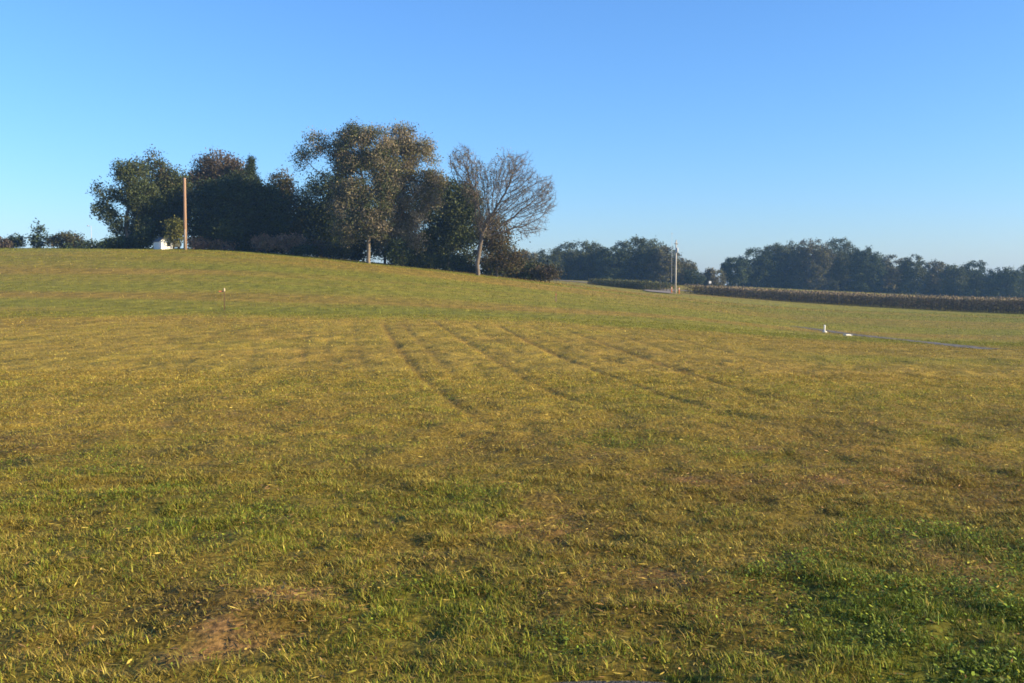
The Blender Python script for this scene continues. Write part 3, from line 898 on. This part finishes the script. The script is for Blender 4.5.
F1 = [(.060, .072, .028), (.070, .076, .032), (.050, .064, .026)]
F2 = [(.095, .090, .045), (.082, .082, .040), (.10, .09, .048)]
F3 = [(.040, .056, .024), (.034, .050, .022)]
CT = [(522, 251, 13, F2, 'low rounded tree just right of the bare tree, in the middle woods'),
      (546, 250, 14, F1, 'second tree from the left of the middle woods, with a rounded low top'),
      (580, 241, 23, F1, 'broad full tree at the centre left of the middle woods'),
      (613, 246, 13, F3, 'narrow darker tree in the dip between the two broad crowns'),
      (640, 238, 24, F1, 'tallest broad tree of the middle woods, left of the pale pole'),
      (664, 247, 13, F2, 'paler tree immediately left of the pale pole'),
      (684, 259, 9, F2, 'small pale-brown tree immediately right of the pale pole'),
      (694, 268, 7, F3, 'low dark tree left of the far house roof'),
      (714, 268, 8, F2, 'brownish bush-like tree right of the far house')]
for i, (cx, top, half, cols, lab) in enumerate(CT):
    far_tree(lab, cx, top, half, 292 + (i * 7) % 16, cols, 100 + i, 'trees of the middle woods')
RT = [(735, 257, 11, F3, 'first low dark tree at the left end of the right woods'),
      (756, 249, 15, F3, 'dark tree stepping up behind the left end of the corn strip'),
      (784, 242, 18, F1, 'wide tall tree left of the highest point of the right woods'),
      (812, 240, 17, F2, 'tall brownish-green crown at the highest point of the right woods'),
      (838, 239, 17, F1, 'tall green crown just right of the highest point of the right woods'),
      (866, 247, 13, F3, 'dark crown where the right woods start to step down'),
      (888, 256, 14, F2, 'lower brownish crown right of the step in the right woods'),
      (912, 254, 9, F1, 'flat-topped crown poking above its neighbours in the right woods'),
      (934, 261, 12, F2, 'low rounded crown right of the flat-topped one'),
      (955, 265, 11, F1, 'lowest crown before the final dark mound of the right woods'),
      (976, 261, 13, F3, 'dark mound-shaped tree left of the notch in the right woods'),
      (1004, 268, 13, F3, 'low dark tree right of the notch in the right woods'),
      (1030, 266, 15, F1, 'tree cut by the right edge of the photo')]
for i, (cx, top, half, cols, lab) in enumerate(RT):
    far_tree(lab, cx, top, half, 318 + (i * 11) % 24, cols, 130 + i, 'trees of the right woods')
far_tree('tiny ball-topped tree standing clear above the left end of the right woods', 727, 260, 3.6, 345, F3, 160, 'trees of the right woods', .8, .55)

# the wood behind, one mass
r = np.random.default_rng(170)
cs = []
for (x0, x1, n, dlo, dhi, prof) in [(735, 1160, 90, 335, 390, lambda q: np.interp(q, [735, 760, 800, 840, 870, 900, 930, 960, 985, 1020, 1160], [262, 252, 244, 244, 253, 260, 265, 268, 268, 270, 264])),
                                    (516, 690, 40, 310, 345, lambda q: np.interp(q, [516, 545, 565, 600, 612, 640, 660, 690], [255, 254, 246, 246, 250, 243, 250, 268]))]:
    for i in range(n):
        cx = r.uniform(x0, x1); dd = r.uniform(dlo, dhi); b0 = P(cx, HOR, dd); z0 = float(gh(b0[0], b0[1]))
        top = P(cx, prof(cx) + r.uniform(2, 9), dd)[2]; H = max(top - z0, 3); W = r.uniform(3, 5.5)
        cs.append(in_lobes([(np.array([b0[0], b0[1], z0 + H * .5]), np.array([W, W, H * .48])), (np.array([b0[0], b0[1], z0 + H * .2]), np.array([W * 1.1, W, H * .25]))], 90, r, .5, 1.0, .85, .02, .06))
cs = np.concatenate(cs)
o = link('woodland', leaves('woodland', cs, 26, .8, .34, F1 + F3, r, M_LEAF, flat=.7))
tag(o, 'dark mass of woodland filling in behind the far tree line', 'woodland', kind='stuff')


# ------------------------------------------------------------------ corn
def corn(name, label, front, depth, h0, h1, seed, rows=18, greens=False):
    r = np.random.default_rng(seed)
    pl = smooth_poly(front, 20)
    seg = np.linalg.norm(np.diff(pl, axis=0), axis=1); cum = np.concatenate([[0], np.cumsum(seg)])
    V = []; Cc = []
    t = norm(np.gradient(pl, axis=0)); nr = np.stack([-t[:, 1], t[:, 0]], 1)
    if nr[:, 1].mean() < 0: nr = -nr
    for k in range(rows):
        sp = .24 if k < 7 else .36
        s = np.arange(0, cum[-1], sp) + r.normal(0, .05, len(np.arange(0, cum[-1], sp)))
        s = np.clip(s, 0, cum[-1])
        bx = np.stack([np.interp(s, cum, pl[:, j]) + np.interp(s, cum, nr[:, j]) * (k * depth / rows) for j in (0, 1)], 1)
        bx += r.normal(0, .06, bx.shape)
        z0 = gh(bx[:, 0], bx[:, 1]); m = len(s)
        Hh = (h0 + (h1 - h0) * s / cum[-1]) * np.exp(r.normal(0, .07, m)) * (.9 + .2 * fbm(bx[:, 0] * .2, bx[:, 1] * .2, 5))
        base = np.concatenate([bx, z0[:, None]], 1); up = np.array([0, 0, 1.])
        a = r.uniform(0, 6.28, m); w = np.stack([np.cos(a), np.sin(a), 0 * a], 1) * .022
        V.append(np.stack([base - w, base + w, base + w * .5 + up * Hh[:, None], base - w * .5 + up * Hh[:, None]], 1).reshape(-1, 3))
        Cc.append(np.repeat(np.array([[.09, .07, .045]]) * np.exp(r.normal(0, .2, (m, 1))), 4, 0))
        for q in range(8 if k < 7 else 5):                     # hanging dry leaves
            hh = Hh * r.uniform(.15 if k < 7 else .5, .98, m); a = r.uniform(0, 6.28, m); ln = r.uniform(.3, .6, m)
            dv = np.stack([np.cos(a) * ln, np.sin(a) * ln, r.uniform(-.4, .15, m)], 1); b_ = base + up * hh[:, None]
            wv = np.stack([-np.sin(a), np.cos(a), r.normal(0, .6, m)], 1) * .055
            V.append(np.stack([b_ - wv * .6, b_ + dv * .5 + up * .06 - wv, b_ + dv, b_ + dv * .45 + up * .06 + wv], 1).reshape(-1, 3))
            lc = np.where((r.random(m) < .3)[:, None], np.array([[.05, .055, .025]]), np.array([[.040, .055, .020]]) if greens else np.array([[.066, .052, .036]]))
            Cc.append(np.repeat(lc * np.exp(r.normal(0, .3, (m, 1))), 4, 0))
        # tassel
        hh = Hh[:, None] * up; a = r.uniform(0, 6.28, m); wv = np.stack([np.cos(a), np.sin(a), 0 * a], 1) * .09
        V.append(np.stack([base + hh, base + hh + wv + up * .18, base + hh + up * .30, base + hh - wv + up * .18], 1).reshape(-1, 3))
        Cc.append(np.repeat(np.array([[.07, .075, .03] if greens else [.165, .128, .082]]) * np.exp(r.normal(0, .25, (m, 1))), 4, 0))
    V = np.concatenate(V); Cc = np.concatenate(Cc)
    o = link(name, np_mesh(name, V, [np.arange(len(V)).reshape(-1, 4)], M_CORN, Cc))
    tag(o, label, 'corn', kind='stuff')


corn('corn_rows', 'dark strip of standing dry corn across the right of the field',
     np.array([P(px, HOR, d)[:2] for px, d in [(684, 199), (735, 191), (780, 183), (860, 172), (940, 161), (1024, 150), (1120, 140), (1200, 133)]]), 22, 1.5, 2.1, 201)
corn('corn_rows', 'short dark green patch of standing corn left of the pale pole',
     np.array([P(px, HOR, d)[:2] for px, d in [(588, 222), (610, 212), (630, 204), (646, 200)]]), 10, 1.0, 1.6, 202, 12, True)


# ------------------------------------------------------------------ poles, posts, buildings
def ground_at(px, d):
    b0 = P(px, HOR, d); return np.array([b0[0], b0[1], float(gh(b0[0], b0[1]))])


def bolt_insulator(mb_list, parent, p, material):
    m = MB(); m.tube([p, p + np.array([0, 0, .10]), p + np.array([0, 0, .16]), p + np.array([0, 0, .20])], [.035, .05, .07, .03], 8)
    m.build('insulator', material, parent, smooth=True)


d = 128.0; root = ground_at(186, d); H = P(186, 178, d)[2] - root[2]
o = empty('utility_pole', root); tag(o, 'tall bare brown wooden utility pole on the hilltop', 'utility pole')
m = MB(); m.tube([(0, 0, -.4), (.02, 0, H * .5), (.03, 0, H - .03), (.03, 0, H)], [.225, .20, .17, .15], 14); m.build('pole', M_POLE, o, smooth=True)
for zz in (H - .45, H - .75):
    m = MB(); m.tube([(-.22, -.02, zz), (.27, -.02, zz)], .025, 8); m.build('bolt', M_STEEL, o)
m = MB(); m.tube([(.06, -.235, .0), (.06, -.225, 2.6)], .03, 8); m.build('cable_guard', M_METAL, o, smooth=True)

d = 192.0; root = ground_at(675.5, d); H = P(675.5, 240, d)[2] - root[2]
o = empty('utility_pole', root); tag(o, 'pale grey utility pole by the road gap beside the corn', 'utility pole')
m = MB(); m.tube([(0, 0, -.4), (.03, 0, H * .5), (.06, 0, H)], [.17, .145, .11], 12); m.build('pole', M_GREYPOLE, o, smooth=True)
arm = MB(); arm.box((.05, -.17, H - .75), (1.9, .11, .13), rotz(1.1))
ao = arm.build('crossarm', M_DARKBARK, o)
for k in (-.8, -.35, .8):
    q = rotz(1.1) @ np.array([k, 0, 0]); bolt_insulator(None, ao, np.array([.05, -.17, H - .685]) + q, M_METAL)
m = MB(); m.tube([(.26, -.10, H - 2.4), (.26, -.10, H - 2.3), (.26, -.10, H - 1.55), (.26, -.10, H - 1.48)], [.10, .17, .17, .10], 12)
m.build('transformer', M_METAL, o, smooth=True)
# a second, thinner mast behind it
d = 214.0; root = ground_at(671.5, d); H = P(671.5, 232, d)[2] - root[2]
o = empty('mast', root); tag(o, 'very thin mast rising just left of the pale utility pole', 'mast')
m = MB(); m.tube([(0, 0, -.3), (0, 0, H * .6), (0, 0, H)], [.04, .03, .02], 8); m.build('pole', M_METAL, o, smooth=True)
m = MB(); m.tube([(-.25, 0, H - .3), (.25, 0, H - .3)], .02, 6); m.build('bracket', M_METAL, o)
for k, (px, lab) in enumerate([(671.6, 'orange marker post at the left foot of the pale utility pole'), (679.0, 'orange marker post at the right foot of the pale utility pole')]):
    d = 189.5; root = ground_at(px, d)
    o = empty('marker_post', root); tag(o, lab, 'marker post', 'orange markers at the pale pole')
    m = MB(); m.tube([(0, 0, -.2), (0, 0, 1.15), (0, 0, 1.22)], [.09, .09, .05], 10); m.build('post', M_ORANGE, o, smooth=True)
    m = MB(); m.tube([(0, 0, .88), (0, 0, 1.02)], [.096, .096], 10); m.build('reflective_band', M_WHITE, o, smooth=True)

# thin lamp mast on the far-left skyline
d = 180.0; root = ground_at(92.5, d); H = P(92.5, 226, d)[2] - root[2]
o = empty('yard_light_pole', root); tag(o, 'hair-thin pale pole alone on the left skyline', 'pole')
m = MB(); m.tube([(0, 0, -.3), (0, 0, H * .5), (0, 0, H)], [.06, .05, .035], 8); m.build('pole', M_METAL, o, smooth=True)
m = MB(); m.tube([(0, 0, H - .06), (-.5, 0, H + .05)], .03, 8); m.tube([(-.45, 0, H + .02), (-.72, 0, H + .06)], [.10, .07], 8); m.build('lamp_head', M_METAL, o, smooth=True)

# left stake in the field
h_ = hit(224.5, 310.5); root = np.array([h_[0], h_[1], float(gh(h_[0], h_[1]))]); H = P(224.5, 288.5, h_[1])[2] - root[2]
o = empty('field_stake', root); tag(o, 'thin dark stake with a tan cap standing in the left of the field', 'stake')
m = MB(); m.box((0, 0, H * .5 - .1), (.035, .012, H + .1)); m.box((0, .018, H * .5 - .1), (.010, .028, H + .1)); m.build('post', M_STEEL, o)
m = MB(); m.tube([(0, 0, H - .17), (0, 0, H - .15), (0, 0, H - .02), (0, 0, H + .02)], [.035, .05, .05, .03], 10); m.build('cap', M_TAN, o, smooth=True)
m = MB(); m.box((-.17, -.01, H - .16), (.24, .006, .07), rotz(.25)); m.build('ribbon', M_REDRIB, o)
# second, shorter stake near the edge of the hill
h_ = hit(556, 301.5); root = np.array([h_[0], h_[1], float(gh(h_[0], h_[1]))]); H = P(556, 292, h_[1])[2] - root[2]
o = empty('field_stake', root); tag(o, 'short brown wooden stake in the middle of the field', 'stake')
m = MB(); m.box((0, 0, H * .5 - .1), (.09, .07, H + .2), None, .85); m.build('post', M_POLE, o)
m = MB(); m.box((0, -.048, H - .22), (.10, .02, .12)); m.build('tag', M_REDRIB, o)

# white marker post and pale concrete block at the ditch
h_ = hit(825.5, 332.5); root = np.array([h_[0], h_[1] + .2, float(gh(h_[0], h_[1] + .2))]); H = P(825.5, 325, h_[1])[2] - root[2]
o = empty('marker_post', root); tag(o, 'short white marker post at the dark gravel ditch', 'marker post')
m = MB(); m.tube([(0, 0, -.1), (0, 0, H - .03), (0, 0, H)], [.05, .05, .03], 12); m.build('post', M_WHITE, o, smooth=True)
m = MB(); m.tube([(0, 0, .0), (0, 0, .07)], [.16, .13], 12); m.build('collar', M_CONC, o, smooth=True)
h_ = hit(847, 335.5); root = np.array([h_[0], h_[1], float(gh(h_[0], h_[1]))])
m = MB(); rr = np.random.default_rng(5)
m.box((0, 0, .02), (.36, .30, .10), rotz(.3), .86); m.box((.26, .05, .0), (.20, .18, .07), rotz(-.2), .8)
o = m.build('concrete_block', M_CONC, None, root); tag(o, 'flat pale concrete block lying right of the white marker post', 'block')

# small white hut at the grove
d = 130.0; root = ground_at(164, d); root[2] -= .05
o = empty('hut', root, math.radians(-40)); tag(o, 'small white gabled hut with a dark opening, left of the yellow-green shrub', 'hut')
LX, LY, WH, RH = 1.3, 1.9, 1.0, 1.58
def gable_walls():
    v = [(-LX/2, -LY/2, 0), (LX/2, -LY/2, 0), (LX/2, LY/2, 0), (-LX/2, LY/2, 0), (-LX/2, -LY/2, WH), (LX/2, -LY/2, WH), (LX/2, LY/2, WH), (-LX/2, LY/2, WH), (-LX/2, 0, RH), (LX/2, 0, RH)]
    m = MB(); m.v = [np.array(q) for q in v]; m.f = [(0, 1, 5, 4), (1, 2, 6, 9, 5), (2, 3, 7, 6), (3, 0, 4, 8, 7)]
    return m
def gable_roof(ov, th):
    ro = MB()
    sl = (RH - WH) / (LY / 2)
    for sgn in (-1, 1):
        a = np.array([[-LX/2 - ov, sgn * (LY/2 + ov), WH - sl * ov], [LX/2 + ov, sgn * (LY/2 + ov), WH - sl * ov], [LX/2 + ov, 0, RH + .01], [-LX/2 - ov, 0, RH + .01]])
        n0 = len(ro.v); ro.v += list(a) + list(a + np.array([0, 0, th]))
        ro.f += [tuple(n0 + i for i in q) for q in ((0, 1, 2, 3), (7, 6, 5, 4), (0, 4, 5, 1), (1, 5, 6, 2), (2, 6, 7, 3), (3, 7, 4, 0))]
    return ro
gable_walls().build('wall', M_WHITE, o)
gable_roof(.10, .05).build('roof', M_SHINGLE, o)
m = MB()
for c_, s_ in (((LX/2 + .015, .35, .93), (.04, .62, .06)), ((LX/2 + .015, .35, .37), (.04, .62, .06)), ((LX/2 + .015, .07, .65), (.04, .06, .50)), ((LX/2 + .015, .63, .65), (.04, .06, .50))): m.box(c_, s_)
wo = m.build('window', M_WHITE, o)
p_ = MB(); p_.box((LX/2 + .008, .35, .65), (.02, .50, .50)); p_.build('pane', M_GLASS, wo)

# cream tank on the grass beside the shed
root = ground_at(176.5, 131.0)
o = empty('tank', root, math.radians(-12)); tag(o, 'low cream tank lying beside the yellow-green shrub and brown pole', 'tank')
m = MB(); R_ = .40; xs_ = [-.80, -.76, -.66, -.5, .5, .66, .76, .80]; rs_ = [.05, .2, .33, R_, R_, .33, .2, .05]
m.tube([(x_, 0, .62) for x_ in xs_], rs_, 16); m.build('body', M_CREAM, o, smooth=True)
for sx in (-.45, .45):
    l_ = MB(); l_.box((sx, 0, .13), (.08, .5, .34)); l_.build('leg', M_STEEL, o)
l_ = MB(); l_.tube([(0, 0, .98), (0, 0, 1.06), (0, 0, 1.12)], [.12, .12, .08], 10); l_.build('valve_cover', M_CREAM, o, smooth=True)

# far house between the woods
d = 306.0; root = ground_at(702, d)
o = empty('house', root, math.radians(-24)); tag(o, 'distant low grey house in the gap between the two woods', 'house')
LX, LY, WH, RH = 6.6, 4.6, 2.2, 3.5
gable_walls().build('wall', noise_mat('grey_siding', (.11, .11, .115), (.16, .16, .165), 2, .8, .1, (1, 1, 8)), o)
gable_roof(.35, .12).build('roof', M_SHINGLE, o)
for wx in (-2.0, .1, 2.2):
    w = MB(); w.box((wx, -LY/2 - .03, 1.5), (1.1, .06, 1.2)); wo = w.build('window', M_WHITE, o)
    p_ = MB(); p_.box((wx, -LY/2 - .065, 1.5), (.95, .02, 1.05)); p_.build('pane', M_GLASS, wo)
# white sign by the road
d = 236.0; root = ground_at(710, d)
o = empty('road_sign', root); tag(o, 'tiny white sign by the far road in the gap between the woods', 'sign')
H = P(710, 281, d)[2] - root[2]; H = max(H, 1.0)
m = MB(); m.box((0, .03, H * .5 - .1), (.06, .04, H + .1)); m.build('post', M_METAL, o)
m = MB(); m.box((0, 0, H - .3), (.55, .03, .55)); m.build('panel', M_WHITE, o)

# ------------------------------------------------------------------ air
HAZE = 0.0003
if HAZE:
    m = MB(); m.box((0, 730, 12.5), (3900, 2200, 33)); 
    hm = bpy.data.materials.new('air'); hm.use_nodes = True; nt = hm.node_tree; nt.nodes.clear()
    out = nt.nodes.new('ShaderNodeOutputMaterial'); pv = nt.nodes.new('ShaderNodeVolumePrincipled')
    pv.inputs['Color'].default_value = (.30, .58, 1, 1); pv.inputs['Density'].default_value = HAZE; pv.inputs['Anisotropy'].default_value = .2
    nt.links.new(pv.outputs[0], out.inputs['Volume'])
    o = m.build('haze', hm); tag(o, 'thin blue haze over the field and woods', 'haze', kind='stuff')

# ------------------------------------------------------------------ light
EL = math.radians(18); AZ = math.radians(104)      # azimuth clockwise from the view direction (+Y)
w = bpy.data.worlds.new('World'); sc.world = w; w.use_nodes = True
nt = w.node_tree; bg = nt.nodes['Background']
sky = nt.nodes.new('ShaderNodeTexSky'); sky.sky_type = 'NISHITA'; sky.sun_disc = False
sky.sun_elevation = EL; sky.sun_rotation = AZ
sky.air_density = 1.2; sky.dust_density = .4; sky.ozone_density = 10.0
wb = nt.nodes.new('ShaderNodeMix'); wb.data_type = 'RGBA'; wb.blend_type = 'MULTIPLY'; wb.inputs['Factor'].default_value = 1
wb.inputs['B'].default_value = (1.34, 1.07, 1.0, 1)          # the camera's white balance
nt.links.new(sky.outputs[0], wb.inputs['A']); nt.links.new(wb.outputs['Result'], bg.inputs[0]); bg.inputs[1].default_value = .115
sd = bpy.data.lights.new('sun', 'SUN'); sd.energy = 5.0; sd.angle = math.radians(.5); sd.color = (1, .81, .48)
so = bpy.data.objects.new('sun', sd); COL.objects.link(so)
sv = Vector((math.sin(AZ) * math.cos(EL), math.cos(AZ) * math.cos(EL), math.sin(EL)))
so.rotation_euler = sv.to_track_quat('Z', 'Y').to_euler()
sc.view_settings.view_transform = 'Standard'; sc.view_settings.look = 'None'
sc.view_settings.exposure = 1.20; sc.view_settings.gamma = 1
sc.view_settings.use_curve_mapping = False
sc.render.engine = 'CYCLES'
sc.cycles.filter_width = 1.7
sc.cycles.max_bounces = 5; sc.cycles.transparent_max_bounces = 4; sc.cycles.volume_bounces = 0
